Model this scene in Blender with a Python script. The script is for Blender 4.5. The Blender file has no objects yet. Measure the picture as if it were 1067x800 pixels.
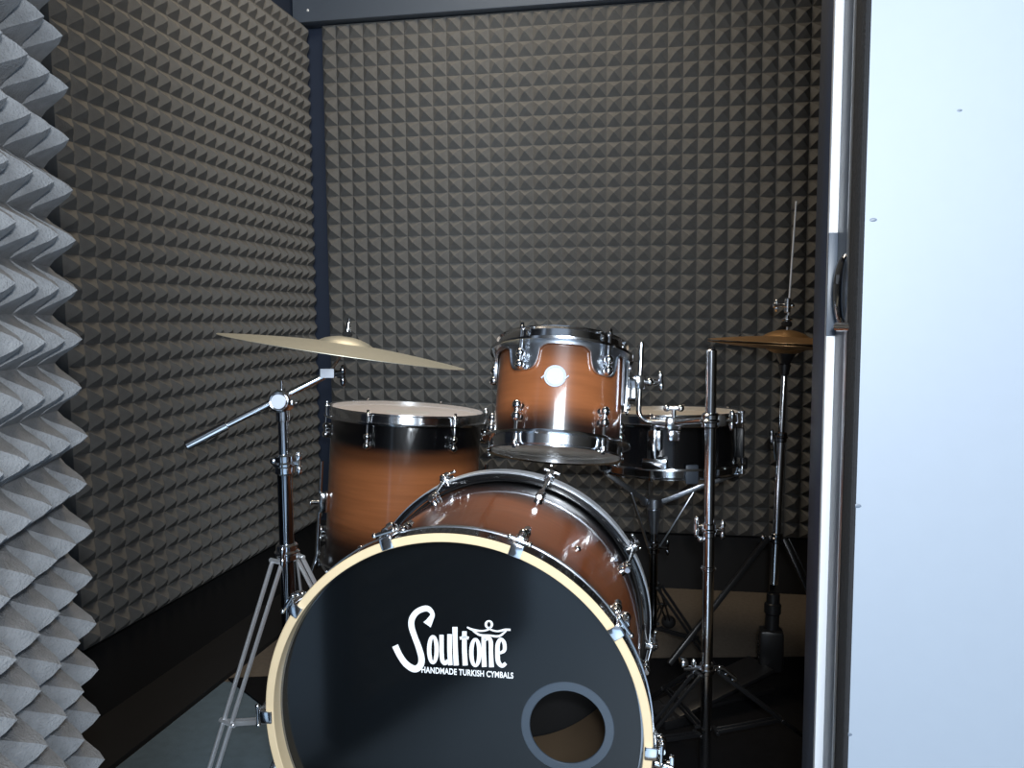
import bpy, bmesh, math, random
from mathutils import Vector, Matrix
random.seed(7)
PI = math.pi
C = bpy.context.scene.collection
SC = bpy.context.scene

# ------------------------------------------------------------------ camera
FPX, CXP, CYP, H = 800.0, 533.5, 400.0, 0.90
pitch, roll, vpx = math.radians(4.8), math.radians(0.39), 710.0
_D = (math.sin(roll)*math.cos(pitch), math.cos(roll)*math.cos(pitch), math.sin(pitch))
_u = (vpx-CXP)/FPX
AY = Vector((_u, -(_D[0]*_u+_D[2])/_D[1], 1)).normalized()     # world Y seen as (right, down, forward)
AZ = -Vector(_D)
AX = AY.cross(AZ)
if AX.x < 0: AX = -AX
cam = bpy.data.cameras.new('camera'); co = bpy.data.objects.new('camera', cam); C.objects.link(co)
cam.sensor_fit = 'HORIZONTAL'; cam.sensor_width = 36; cam.lens = 36*FPX/1067.0
cam.clip_start = 0.02; cam.clip_end = 60
right = Vector((AX.x, AY.x, AZ.x)); down = Vector((AX.y, AY.y, AZ.y)); fwd = Vector((AX.z, AY.z, AZ.z))
R3 = Matrix((right, -down, -fwd)).transposed()
co.matrix_world = Matrix.Translation((0, 0, H)) @ R3.to_4x4()
SC.camera = co

def ray(x, y):
    return right*((x-CXP)/FPX) + down*((y-CYP)/FPX) + fwd
def at(x, y, z):                       # a place seen at pixel x, y, z metres into the room
    return Vector((0, 0, H)) + ray(x, y)*z
def atY(x, y, Y):
    r = ray(x, y); return Vector((0, 0, H)) + r*(Y/r.y)
def atX(x, y, X):
    r = ray(x, y); return Vector((0, 0, H)) + r*(X/r.x)

# ------------------------------------------------------------------ light
SC.view_settings.view_transform = 'Standard'; SC.view_settings.look = 'None'
SC.view_settings.gamma = 1; SC.view_settings.use_curve_mapping = False
SC.view_settings.exposure = 0.0
w = bpy.data.worlds.new('world'); SC.world = w; w.use_nodes = True
w.node_tree.nodes['Background'].inputs[0].default_value = (0.45, 0.56, 0.72, 1)
w.node_tree.nodes['Background'].inputs[1].default_value = 0.5
def area(name, loc, target, sx, sy, power, col):
    l = bpy.data.lights.new(name, 'AREA'); l.shape = 'RECTANGLE'; l.size = sx; l.size_y = sy
    l.energy = power; l.color = col
    o = bpy.data.objects.new(name, l); C.objects.link(o); o.location = loc
    o.rotation_euler = (Vector(target)-Vector(loc)).to_track_quat('-Z', 'Y').to_euler()
    return o
area('window_light', (0.52, -1.7, 1.85), (-0.1, 1.2, 0.70), 1.15, 1.3, 118, (0.82, 0.91, 1.0))
area('camera_flash', (0.03, -0.03, 0.97), (0.0, 1.0, 0.90), 0.05, 0.03, 7.5, (0.90, 0.95, 1.0))
area('booth_ceiling_light', (-0.50, 1.80, 2.24), (-0.50, 1.82, 0), 0.80, 0.60, 12, (1.0, 0.84, 0.64))

# ------------------------------------------------------------------ materials
def mat(name, col, rough=0.5, metal=0.0, coat=0.0, noise=0.0, nscale=40, bump=0.0, bscale=200, spec=0.5, coat_rough=0.05):
    m = bpy.data.materials.new(name); m.use_nodes = True
    nt = m.node_tree; b = nt.nodes['Principled BSDF']
    b.inputs['Base Color'].default_value = (*col, 1); b.inputs['Roughness'].default_value = rough
    b.inputs['Metallic'].default_value = metal; b.inputs['Coat Weight'].default_value = coat
    b.inputs['Coat Roughness'].default_value = coat_rough
    b.inputs['Specular IOR Level'].default_value = spec
    tc = nt.nodes.new('ShaderNodeTexCoord')
    n = nt.nodes.new('ShaderNodeTexNoise'); n.inputs['Scale'].default_value = nscale; n.inputs['Detail'].default_value = 4
    nt.links.new(tc.outputs['Object'], n.inputs['Vector'])
    mp = nt.nodes.new('ShaderNodeMapRange')
    mp.inputs['To Min'].default_value = 1-noise; mp.inputs['To Max'].default_value = 1+noise
    nt.links.new(n.outputs['Fac'], mp.inputs['Value'])
    mx = nt.nodes.new('ShaderNodeVectorMath'); mx.operation = 'SCALE'
    mx.inputs[0].default_value = col
    nt.links.new(mp.outputs['Result'], mx.inputs['Scale'])
    nt.links.new(mx.outputs['Vector'], b.inputs['Base Color'])
    if bump:
        n2 = nt.nodes.new('ShaderNodeTexNoise'); n2.inputs['Scale'].default_value = bscale; n2.inputs['Detail'].default_value = 3
        nt.links.new(tc.outputs['Object'], n2.inputs['Vector'])
        bp = nt.nodes.new('ShaderNodeBump'); bp.inputs['Strength'].default_value = bump; bp.inputs['Distance'].default_value = 0.002
        nt.links.new(n2.outputs['Fac'], bp.inputs['Height']); nt.links.new(bp.outputs['Normal'], b.inputs['Normal'])
    return m

def sunburst(name, axis, length, stops, orange):
    """stained wood: black at the edges, brown in the middle, along one local axis"""
    m = bpy.data.materials.new(name); m.use_nodes = True
    nt = m.node_tree; b = nt.nodes['Principled BSDF']
    tc = nt.nodes.new('ShaderNodeTexCoord'); sp = nt.nodes.new('ShaderNodeSeparateXYZ')
    nt.links.new(tc.outputs['Object'], sp.inputs[0])
    n = nt.nodes.new('ShaderNodeTexNoise'); n.inputs['Scale'].default_value = 9; n.inputs['Detail'].default_value = 5
    mapg = nt.nodes.new('ShaderNodeMapping')
    mapg.inputs['Scale'].default_value = (1, 1, 12) if axis == 'Z' else (1, 12, 1)
    nt.links.new(tc.outputs['Object'], mapg.inputs[0]); nt.links.new(mapg.outputs[0], n.inputs['Vector'])
    mr = nt.nodes.new('ShaderNodeMapRange'); mr.inputs['From Max'].default_value = length
    nt.links.new(sp.outputs[axis], mr.inputs['Value'])
    ad = nt.nodes.new('ShaderNodeMath'); ad.operation = 'MULTIPLY_ADD'
    ad.inputs[1].default_value = 0.04; nt.links.new(n.outputs['Fac'], ad.inputs[0]); nt.links.new(mr.outputs[0], ad.inputs[2])
    r = nt.nodes.new('ShaderNodeValToRGB'); cr = r.color_ramp; cr.interpolation = 'EASE'
    while len(cr.elements) > 1: cr.elements.remove(cr.elements[-1])
    first = True
    for p, k in stops:
        e = cr.elements[0] if first else cr.elements.new(p); first = False
        e.position = p
        e.color = (0.003+k*orange[0], 0.003+k*orange[1], 0.004+k*orange[2], 1)
    nt.links.new(ad.outputs[0], r.inputs[0])
    hs = nt.nodes.new('ShaderNodeHueSaturation')
    m2 = nt.nodes.new('ShaderNodeMapRange'); m2.inputs['To Min'].default_value = 0.75; m2.inputs['To Max'].default_value = 1.25
    nt.links.new(n.outputs['Fac'], m2.inputs['Value']); nt.links.new(m2.outputs[0], hs.inputs['Value'])
    nt.links.new(r.outputs[0], hs.inputs['Color']); nt.links.new(hs.outputs[0], b.inputs['Base Color'])
    b.inputs['Roughness'].default_value = 0.28
    b.inputs['Coat Weight'].default_value = 0.9; b.inputs['Coat Roughness'].default_value = 0.06
    return m

M = dict(
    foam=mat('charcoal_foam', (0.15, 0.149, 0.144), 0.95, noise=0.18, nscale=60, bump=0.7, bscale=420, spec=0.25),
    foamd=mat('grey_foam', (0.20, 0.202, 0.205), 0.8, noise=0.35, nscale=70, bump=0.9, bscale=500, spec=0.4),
    navy=mat('navy_paint', (0.020, 0.030, 0.055), 0.5, noise=0.15, nscale=8),
    black=mat('matt_black', (0.006, 0.006, 0.007), 0.75, noise=0.3, nscale=15),
    blackm=mat('black_metal', (0.012, 0.012, 0.013), 0.35, 0.0, noise=0.1),
    gblack=mat('gloss_black', (0.006, 0.006, 0.007), 0.18, coat=0.8),
    head_black=mat('black_drumhead', (0.004, 0.005, 0.006), 0.12, noise=0.1, nscale=5, spec=0.55),
    chrome=mat('chrome', (0.88, 0.90, 0.93), 0.14, 1.0, noise=0.02),
    chromed=mat('dark_chrome', (0.30, 0.31, 0.33), 0.12, 1.0, noise=0.05),
    steel=mat('brushed_steel', (0.62, 0.66, 0.72), 0.3, 1.0, noise=0.05, nscale=90),
    alu=mat('bare_aluminium', (0.80, 0.82, 0.86), 0.45, 0.35, noise=0.03),
    maple=mat('pale_maple', (0.80, 0.62, 0.38), 0.4, coat=0.3, noise=0.06, nscale=25),
    head_white=mat('coated_drumhead', (0.92, 0.88, 0.89), 0.5, noise=0.02, nscale=12),
    head_clear=mat('smoky_resonant_head', (0.84, 0.76, 0.65), 0.45, noise=0.06, nscale=9),
    white=mat('white_print', (0.9, 0.9, 0.9), 0.5),
    label=mat('pale_label', (0.72, 0.76, 0.84), 0.4, noise=0.05, nscale=80),
    ink=mat('grey_ink', (0.12, 0.14, 0.2), 0.5),
    bronze=mat('cast_bronze', (0.60, 0.58, 0.48), 0.46, 0.8, noise=0.12, nscale=120),
    bronzed=mat('lathed_brown_bronze', (0.46, 0.27, 0.12), 0.42, 0.8, noise=0.15, nscale=90),
    carpet=mat('brown_grey_carpet', (0.15, 0.125, 0.10), 0.95, noise=0.25, nscale=90, bump=0.4, bscale=300, spec=0.1),
    tile=mat('pale_room_floor', (0.48, 0.62, 0.76), 0.45, noise=0.08, nscale=6),
    floor_sheet=mat('black_sheet', (0.008, 0.008, 0.009), 0.95, noise=0.3, nscale=60, bump=0.4, bscale=300, spec=0.1),
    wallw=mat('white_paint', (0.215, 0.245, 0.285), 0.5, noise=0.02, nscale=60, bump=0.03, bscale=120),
    slate=mat('slate_grey_paint', (0.09, 0.11, 0.14), 0.4, noise=0.05, nscale=30),
    portring=mat('blue_grey_port_ring', (0.05, 0.065, 0.085), 0.35, coat=0.2),
    felt=mat('black_felt', (0.01, 0.01, 0.011), 1.0, noise=0.2, nscale=90, bump=0.8, bscale=260),
    wood=mat('raw_inner_ply', (0.22, 0.15, 0.09), 0.7, noise=0.15, nscale=12),
    legs=mat('satin_steel', (0.85, 0.86, 0.88), 0.36, 0.75, noise=0.03),
    strip_glare=mat('strip_glare_white', (0.85, 0.87, 0.9), 0.4),  # white colour imitates flash glare on an aluminium strip
    sheet_grey=mat('blue_grey_sheet', (0.10, 0.145, 0.18), 0.9, noise=0.2, nscale=50, bump=0.3, bscale=250),
    white_metal=mat('ceiling_white', (0.6, 0.6, 0.58), 0.6),
)

# ------------------------------------------------------------------ mesh helpers
def frame(d):
    d = Vector(d).normalized()
    a = Vector((0, 0, 1)) if abs(d.z) < 0.9 else Vector((1, 0, 0))
    u = a.cross(d).normalized(); return u, d.cross(u), d
def ringpts(bm, c, u, v, r, seg):
    return [bm.verts.new(c + u*(r*math.cos(2*PI*i/seg)) + v*(r*math.sin(2*PI*i/seg))) for i in range(seg)]
def bridge(bm, a, b):
    n = len(a)
    for i in range(n): bm.faces.new((a[i], a[(i+1) % n], b[(i+1) % n], b[i]))
def cyl(bm, p0, p1, r0, r1=None, seg=20, cap=True):
    p0, p1 = Vector(p0), Vector(p1); r1 = r0 if r1 is None else r1
    u, v, d = frame(p1-p0)
    b = min(r0, r1)*0.18
    rs = [ringpts(bm, p0, u, v, r0-b, seg), ringpts(bm, p0+d*b, u, v, r0, seg),
          ringpts(bm, p1-d*b, u, v, r1, seg), ringpts(bm, p1, u, v, r1-b, seg)]
    for i in range(3): bridge(bm, rs[i], rs[i+1])
    if cap: bm.faces.new(list(reversed(rs[0]))); bm.faces.new(rs[-1])
def tube(bm, pts, r, seg=12, radii=None):
    pts = [Vector(p) for p in pts]; prev = None
    u, v, d = frame(pts[1]-pts[0])
    for i, p in enumerate(pts):
        t = (pts[min(i+1, len(pts)-1)]-pts[max(i-1, 0)]).normalized()
        u = (u - t*u.dot(t)).normalized(); v = t.cross(u)
        rr = radii[i] if radii else r
        ring = ringpts(bm, p, u, v, rr, seg)
        if prev: bridge(bm, prev, ring)
        else: bm.faces.new(list(reversed(ring)))
        prev = ring
    bm.faces.new(prev)
def box(bm, c, s, R=None, bev=0.0):
    m = Matrix.Translation(Vector(c)) @ (R.to_4x4() if R else Matrix.Identity(4)) @ Matrix.Diagonal((*s, 1))
    r = bmesh.ops.create_cube(bm, size=1, matrix=m)
    if bev:
        es = list({e for v in r['verts'] for e in v.link_edges})
        bmesh.ops.bevel(bm, geom=es, offset=bev, segments=2, affect='EDGES', profile=0.5)
def ball(bm, c, r, seg=16, scale=(1, 1, 1), R=None):
    m = Matrix.Translation(Vector(c)) @ (R.to_4x4() if R else Matrix.Identity(4)) @ Matrix.Diagonal((*scale, 1))
    bmesh.ops.create_uvsphere(bm, u_segments=seg, v_segments=max(8, seg*2//3), radius=r, matrix=m)
def lathe(bm, prof, seg=96, axis='Z', closed=False, off=(0, 0, 0)):
    off = Vector(off); rings = []
    for r, a in prof:
        if r < 1e-6:
            rings.append([bm.verts.new(off + (Vector((0, 0, a)) if axis == 'Z' else Vector((0, a, 0))))]); continue
        rg = []
        for i in range(seg):
            t = 2*PI*i/seg
            rg.append(bm.verts.new(off + (Vector((r*math.cos(t), r*math.sin(t), a)) if axis == 'Z' else Vector((r*math.cos(t), a, r*math.sin(t))))))
        rings.append(rg)
    n = len(rings)
    for k in range(n if closed else n-1):
        a, b = rings[k], rings[(k+1) % n]
        if len(a) == 1 and len(b) == 1: continue
        for i in range(seg):
            j = (i+1) % seg
            if len(a) == 1: bm.faces.new((a[0], b[j], b[i]))
            elif len(b) == 1: bm.faces.new((a[i], a[j], b[0]))
            else: bm.faces.new((a[i], a[j], b[j], b[i]))
def finish(bm, name, m, parent=None, base=None, sharp=35):
    bmesh.ops.recalc_face_normals(bm, faces=bm.faces)
    me = bpy.data.meshes.new(name)
    for f in bm.faces: f.smooth = True
    lim = math.radians(sharp)
    for e in bm.edges:
        if len(e.link_faces) == 2 and e.calc_face_angle(0) > lim: e.smooth = False
    if base is not None: bmesh.ops.translate(bm, verts=bm.verts, vec=-Vector(base))
    bm.to_mesh(me); bm.free()
    o = bpy.data.objects.new(name, me); C.objects.link(o)
    if m: me.materials.append(m)
    if parent: o.parent = parent
    return o
class P:
    """collects shapes for one mesh; base = the thing's own origin when the shapes are given in world space"""
    def __init__(s, name, m, parent, base=None, label=None, sharp=35):
        s.n, s.m, s.p, s.b, s.l, s.s = name, m, parent, base, label, sharp; s.bm = bmesh.new()
    def __enter__(s): return s.bm
    def __exit__(s, *a):
        s.o = finish(s.bm, s.n, s.m, s.p, s.b, s.s)
        if s.l: s.o['label'] = s.l
def thing(name, label, cat, loc=(0, 0, 0), mtx=None, group=None):
    o = bpy.data.objects.new(name, None); C.objects.link(o); o.empty_display_size = 0.05
    if mtx: o.matrix_world = Matrix.Translation(loc) @ mtx.to_4x4()
    else: o.location = loc
    o['label'] = label; o['category'] = cat
    if group: o['group'] = group
    return o
def struct(o): o['kind'] = 'structure'; return o
def sbox(name, m, lo, hi, bev=0):
    bm = bmesh.new(); lo, hi = Vector(lo), Vector(hi)
    box(bm, (lo+hi)/2, hi-lo, bev=bev); return struct(finish(bm, name, m))

# ------------------------------------------------------------------ room shell
WX, WY, CZ = -1.292, 2.515, 2.30
TB = math.radians(3.0)                     # the back wall runs 3 degrees off square
JX, JY = 0.143, 0.70                       # right jamb, outer face
sbox('floor', M['carpet'], (WX-0.1, 0.72, -0.08), (1.25, WY+0.3, 0))
sbox('floor_outside', M['tile'], (-3.2, -3.4, -0.08), (3.0, 0.72, -0.002))
sbox('ceiling', M['black'], (WX-0.1, 0.72, CZ), (1.25, WY+0.3, CZ+0.08))
def swing(o):
    piv = Vector((WX, WY, 0))
    o.matrix_world = Matrix.Translation(piv) @ Matrix.Rotation(TB, 4, 'Z') @ Matrix.Translation(-piv) @ o.matrix_basis
    return o
def atB(x, y, off=0.0):
    """on the back wall's plane, off metres in front of it; returned in the unswung frame"""
    piv = Vector((WX, WY, 0)); Ri = Matrix.Rotation(-TB, 3, 'Z')
    o = Ri @ (Vector((0, 0, H))-piv); d = Ri @ ray(x, y); t = (-off-o.y)/d.y
    return o + d*t + piv
swing(sbox('wall_back', M['navy'], (WX-0.1, WY, 0), (1.25, WY+0.1, CZ)))
sbox('wall_left', M['navy'], (WX-0.1, 0.80, 0), (WX, WY+0.02, CZ))
sbox('wall_right', M['black'], (1.15, 0.92, 0), (1.25, WY+0.2, CZ))
sbox('wall_front_left', M['navy'], (WX-0.1, JY, 0), (-0.775, JY+0.10, CZ))
sbox('wall_front_right', M['wallw'], (JX+0.0035, JY-0.012, -0.001), (3.0, JY+0.22, 2.7))
sbox('wall_above_door', M['wallw'], (-0.80, JY, 2.12), (JX+0.02, JY+0.10, 2.7))
sbox('baseboard_left', M['black'], (WX, 0.85, 0), (WX+0.022, WY, 0.178))
swing(sbox('baseboard_back', M['black'], (WX, WY-0.022, 0), (1.15, WY, 0.182)))
HB = atB(345, 21, 0.06).z
swing(sbox('trim_1', M['slate'], (WX, WY-0.06, HB), (1.15, WY, 2.30), 0.004))    # header batten above the back foam
with P('trim_screw', M['white'], None) as bm:
    p = atY(321, 11, WY-0.055); ball(bm, p, 0.005, 10)
o = bpy.data.objects['trim_screw']; o.parent = bpy.data.objects['trim_1']; o.matrix_parent_inverse = o.parent.matrix_basis.inverted()

# jamb on the right: strips running floor to ceiling
def jamb(name, m, y0, y1, x0, x1, z0=0.0, z1=2.3, bev=0.003):
    return sbox(name, m, (x0, y0, z0), (x1, y1, z1), bev)
jx = JX
jamb('trim_2', M['felt'], JY-0.014, 0.722, jx-0.0015, jx+0.0035)
t4 = jamb('trim_3', M['steel'], 0.722, 0.737, jx-0.001, jx+0.02)
jamb('trim_4', M['slate'], 0.737, 0.789, jx+0.001, jx+0.02)
jamb('trim_5', M['strip_glare'], 0.790, 0.800, 0.1368, jx+0.02, bev=0.001)  # aluminium strip with its flash glare painted on as plain white
jamb('trim_6', M['navy'], 0.801, 0.872, 0.1372, jx+0.03)

# opened door leaf on the left, foam on its inner face
def foam(name, w, h, pitch, H_, base, m, n=6, parent=None, soft=0.28):
    """pyramid foam sheet in local x (width), z (height); tips point to -y"""
    bm = bmesh.new()
    cx, cz = max(1, round(w/pitch)), max(1, round(h/pitch)); px, pz = w/cx, h/cz
    NX, NZ = cx*n, cz*n; V = []
    for j in range(NZ+1):
        row = []
        for i in range(NX+1):
            u = ((i % n)/n)*2-1; v = ((j % n)/n)*2-1
            t = 1-max(abs(u), abs(v))
            t = (1-soft)*t+soft*t*t*(3-2*t)
            if t > 0.999: t = 0.97
            ci, cj = i//n, j//n
            jit = 1+0.05*math.sin(ci*12.9+cj*78.2)
            row.append(bm.verts.new((i*px/n, -base-H_*t*jit, j*pz/n)))
        V.append(row)
    for j in range(NZ):
        for i in range(NX):
            a, b, c, d = V[j][i], V[j][i+1], V[j+1][i+1], V[j+1][i]
            su = (i % n) < n/2; sv = (j % n) < n/2
            if su == sv: bm.faces.new((a, b, c)); bm.faces.new((a, c, d))
            else: bm.faces.new((a, b, d)); bm.faces.new((b, c, d))
    # edges and back
    B = [bm.verts.new((x, 0, z)) for x, z in ((0, 0), (w, 0), (w, h), (0, h))]
    bm.faces.new([B[0], B[1]]+[V[0][i] for i in range(NX, -1, -1)])
    bm.faces.new([B[1], B[2]]+[V[j][NX] for j in range(NZ, -1, -1)])
    bm.faces.new([B[2], B[3]]+[V[NZ][i] for i in range(0, NX+1)])
    bm.faces.new([B[3], B[0]]+[V[j][0] for j in range(0, NZ+1)])
    bm.faces.new((B[0], B[3], B[2], B[1]))
    return finish(bm, name, m, parent, sharp=25)
PT = 0.0475
fx0 = atB(338.5, 250, 0.05).x
fb = foam('acoustic_foam_panel', 1.10-fx0, HB-0.003-0.19, PT, 0.029, 0.025, M['foam'])
fb.location = (fx0, WY-0.001, 0.19); swing(fb)
fb['label'] = 'dark charcoal pyramid acoustic foam covering the back wall behind the drums'; fb['category'] = 'acoustic foam'
fy0, fy1 = atX(77, 300, -1.235).y, atX(331, 250, -1.238).y
fl = foam('acoustic_foam_panel', fy1-fy0, HB-0.003-0.19, PT, 0.022, 0.032, M['foam'], 6, None, 0.75)
fl.rotation_euler = (0, 0, PI/2); fl.location = (WX+0.001, fy0, 0.19)
fl['label'] = 'grey pyramid acoustic foam covering the left wall behind the boom cymbal stand'; fl['category'] = 'acoustic foam'

tip = at(88, 400, 0.75)                        # foam tip column at the hinge edge
dd = Vector((math.sin(math.radians(25)), -math.cos(math.radians(25)), 0))   # hinge -> free edge
nn = Vector((dd.y, -dd.x, 0)) * -1             # towards the camera side
if nn.x < 0: nn = -nn
dr = bpy.data.objects.new('door_1', None); C.objects.link(dr); struct(dr)
Rm = Matrix((dd, -nn, Vector((0, 0, 1)))).transposed()
org = tip - dd*(PT/2) - nn*0.052
dr.matrix_world = Matrix.Translation((org.x, org.y, 0)) @ Rm.to_4x4()
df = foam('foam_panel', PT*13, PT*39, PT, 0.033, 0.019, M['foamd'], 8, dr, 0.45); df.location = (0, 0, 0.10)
with P('door_leaf', M['navy'], dr) as bm: box(bm, (0.345, 0.0305, 1.04), (0.75, 0.06, 2.06), bev=0.003)

# latch on the jamb and marks on the white wall
p = at(878, 306, 0.775)
with P('latch', M['chromed'], t4, label='dark oval latch with a small slot') as bm:
    ball(bm, (jx+0.001, 0.745, p.z), 0.034, 24, (0.30, 0.52, 1))
with P('latch_slot', M['black'], bpy.data.objects['latch']) as bm:
    box(bm, (jx-0.0075, 0.738, p.z+0.010), (0.003, 0.006, 0.008))
with P('keeper_plate', M['slate'], bpy.data.objects['trim_5'], label='blue grey keeper plate') as bm:
    box(bm, (0.1415, 0.7885, at(864, 300, 0.82).z), (0.011, 0.003, 0.098), bev=0.0008)
with P('latch_bolt', M['chrome'], bpy.data.objects['latch']) as bm:
    cyl(bm, (jx-0.007, 0.735, p.z-0.032), (jx+0.003, 0.712, p.z-0.032), 0.004)
for x, y, s in ((910, 229, .0018), (893, 527, .0022), (1000, 115, .0012), (884, 765, .002)):
    with P('scuff_mark', M['slate'], bpy.data.objects['wall_front_right']) as bm:
        q = atY(x, y, JY-0.0122); ball(bm, q, s, 8, (1.6, 0.2, 0.8))

# ------------------------------------------------------------------ floor sheets
sbox('trim_7', M['black'], (WX+0.022, 0.85, 0), (-1.11, WY+0.01, 0.012))
bm = bmesh.new(); box(bm, (-0.655, 1.235, 0.002), (0.90, 0.83, 0.004))  # thin blue grey sheet lying on the carpet
o = finish(bm, 'grey_floor_sheet', M['sheet_grey']); o['label'] = 'thin blue grey sheet on the floor by the doorway left of the bass drum'; o['category'] = 'mat'
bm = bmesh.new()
poly = [(-1.10, 1.66), (-0.86, 1.50), (-0.55, 1.22), (-0.1, 1.10), (0.55, 1.05), (0.85, 1.40), (0.78, 2.18), (-0.1, 1.98)]  # flat black sheet, front left edge cut on the diagonal
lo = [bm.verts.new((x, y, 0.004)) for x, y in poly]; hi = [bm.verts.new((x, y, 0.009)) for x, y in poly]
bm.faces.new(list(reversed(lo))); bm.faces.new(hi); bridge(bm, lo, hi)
rg = finish(bm, 'black_floor_sheet', M['floor_sheet']); rg['label'] = 'flat black sheet on the carpet under the drum kit'; rg['category'] = 'floor_sheet'

# ------------------------------------------------------------------ drum hardware, local to a drum whose axis is Z
def radial(t): return Vector((math.cos(t), math.sin(t), 0))
def turret(parent, t, R, z0, z1, rodz, dirn, lugm=None):
    """round two-post lug from z0 to z1 on a shell of radius R with its tension rod up or down to rodz"""
    e = radial(t); lugm = lugm or M['chrome']; zc = (z0+z1)/2; hz = abs(z1-z0)/2
    with P('lug', lugm, parent) as bm:
        for zz in (zc-hz*0.6, zc+hz*0.6):
            cyl(bm, e*(R-0.001)+Vector((0, 0, zz)), e*(R+0.012)+Vector((0, 0, zz)), 0.0100, 0.0080, 14)
            ball(bm, e*(R+0.013)+Vector((0, 0, zz)), 0.0098, 12)
        cyl(bm, e*(R+0.013)+Vector((0, 0, zc-hz)), e*(R+0.013)+Vector((0, 0, zc+hz)), 0.0052, seg=12)
    lug = bpy.context.scene.collection.objects[-1]
    with P('tension_rod', M['chrome'], lug) as bm:
        b = e*(R+0.0135)
        cyl(bm, b+Vector((0, 0, zc)), b+Vector((0, 0, rodz)), 0.0033, seg=10)
        cyl(bm, b+Vector((0, 0, rodz-0.001*dirn)), b+Vector((0, 0, rodz+0.006*dirn)), 0.0058, 0.0052, 12)
        box(bm, b+Vector((0, 0, rodz+0.009*dirn)), (0.0055, 0.0055, 0.008), Matrix.Rotation(t, 3, 'Z'), 0.0005)
def hoop(parent, name, R, z, up, m, h=0.026):
    """triple flanged steel hoop; up=+1 top, -1 bottom; z = bearing edge"""
    s = up
    prof = [(R+0.020, z-s*0.010), (R+0.0205, z-s*0.0065), (R+0.0065, z-s*0.005), (R+0.0045, z+s*0.012), (R+0.0085, z+s*0.0155), (R+0.0082, z+s*0.0175),
            (R+0.0020, z+s*0.0150), (R+0.0018, z-s*0.008), (R+0.006, z-s*0.0085), (R+0.0195, z-s*0.0115)]
    with P(name, m, parent) as bm: lathe(bm, prof, 96, closed=True)
    # ears where the rods go through are part of the flange ring
def shell(parent, R, h, m, th=0.007):
    with P('shell', m, parent) as bm:
        lathe(bm, [(R, 0), (R, h*0.02), (R, h*0.5), (R, h*0.98), (R, h), (R-th, h), (R-th, h*0.5), (R-th, 0)], 128, closed=True)
def head(parent, name, R, z, up, m):
    with P(name, m, parent) as bm:
        lathe(bm, [(0, z+up*0.0045), (R*0.5, z+up*0.0045), (R-0.006, z+up*0.0045), (R-0.001, z+up*0.003), (R+0.0015, z-up*0.004),
                   (R+0.0010, z-up*0.006)], 96)

# --- rack tom
TZ = 1.56
pb, ptp = at(579, 466, TZ-0.03), at(590, 361, TZ+0.0)
zax = (ptp-pb).normalized()
# lean away from the viewer so the bottom head shows
lean = math.radians(17.5)
back = Vector((fwd.x, fwd.y, 0)).normalized()
zax = (right*0.085 + Vector((0, 0, 1))*math.cos(lean) + back*math.sin(lean)).normalized()
xax = right - zax*right.dot(zax); xax.normalize(); yax = zax.cross(xax)
TR, TH = 0.1265, 0.195
Rt = Matrix((xax, yax, zax)).transposed()
tom = thing('rack_tom', 'small brown sunburst tom with chrome hoops mounted above the bass drum', 'drum', pb, Rt)
sb_t = sunburst('sunburst_lacquer_tom', 'Z', TH, [(0.0, 0.0), (0.13, 0.05), (0.42, 1.0), (0.70, 0.95), (0.93, 0.35), (1.0, 0.02)], (0.36, 0.120, 0.040))
shell(tom, TR, TH, sb_t)
head(tom, 'bottom_head', TR, 0, -1, M['head_clear'])
head(tom, 'top_head', TR, TH, 1, M['head_white'])
hoop(tom, 'bottom_hoop', TR, 0, -1, M['chrome'])
hoop(tom, 'top_hoop', TR, TH, 1, M['chrome'])
# front of the drum faces local -y
tang = [math.radians(a) for a in (-126, -54, 18, 90, 162)]
for t in tang:
    turret(tom, t, TR, 0.030, 0.066, -0.010, -1)
    turret(tom, t, TR+0.003, TH-0.066, TH-0.030, TH+0.010, 1)
# suspension ring: a plate around the top of the shell that hangs down behind each lug
with P('suspension_ring', M['steel'], tom, label='curved chrome mounting ring with a scalloped lower edge') as bm:
    rows = []; N = 288
    def low(t):
        d = min(abs((t-a+PI) % (2*PI)-PI) for a in tang)
        k = max(0.0, 1-(d/0.25)**4)**0.5; k = max(k*0.80+0.20*(d < 0.25), 0.20*max(0.0, 1-max(0.0, d-0.25)/0.16)**2)
        wdt = 0.018 + 0.050*k
        if -0.55 < ((t+PI) % (2*PI)-PI) < 0.35: wdt = max(wdt, 0.110 if abs((t+PI)%(2*PI)-PI+0.1) < 0.33 else wdt)
        return wdt
    for i in range(N):
        t = 2*PI*i/N; e = radial(t); wd = low(t)
        rows.append([bm.verts.new(e*r+Vector((0, 0, z))) for r, z in ((TR+0.006, TH-0.006), (TR+0.006, TH-wd+0.004), (TR+0.0085, TH-wd+0.0035), (TR+0.0085, TH-wd), (TR+0.0035, TH-wd), (TR+0.0035, TH-0.006))])
    for i in range(N):
        a, b = rows[i], rows[(i+1) % N]
        for k in range(6): bm.faces.new((a[k], b[k], b[(k+1) % 6], a[(k+1) % 6]))
with P('badge', M['label'], tom, label='round pale maker badge') as bm:
    t = math.radians(-97); e = radial(t)
    cyl(bm, e*(TR-0.001)+Vector((0, 0, 0.115)), e*(TR+0.003)+Vector((0, 0, 0.115)), 0.021, 0.020, 40)
    bt = radial(t+PI/2)
    box(bm, e*(TR+0.0005)-bt*0.022+Vector((0, 0, 0.113)), (0.010, 0.010, 0.002), Matrix.Rotation(t, 3, 'Z') @ Matrix.Rotation(PI/4, 3, 'X'))
    box(bm, e*(TR+0.0005)+bt*0.022+Vector((0, 0, 0.113)), (0.010, 0.010, 0.002), Matrix.Rotation(t, 3, 'Z') @ Matrix.Rotation(PI/4, 3, 'X'))
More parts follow.
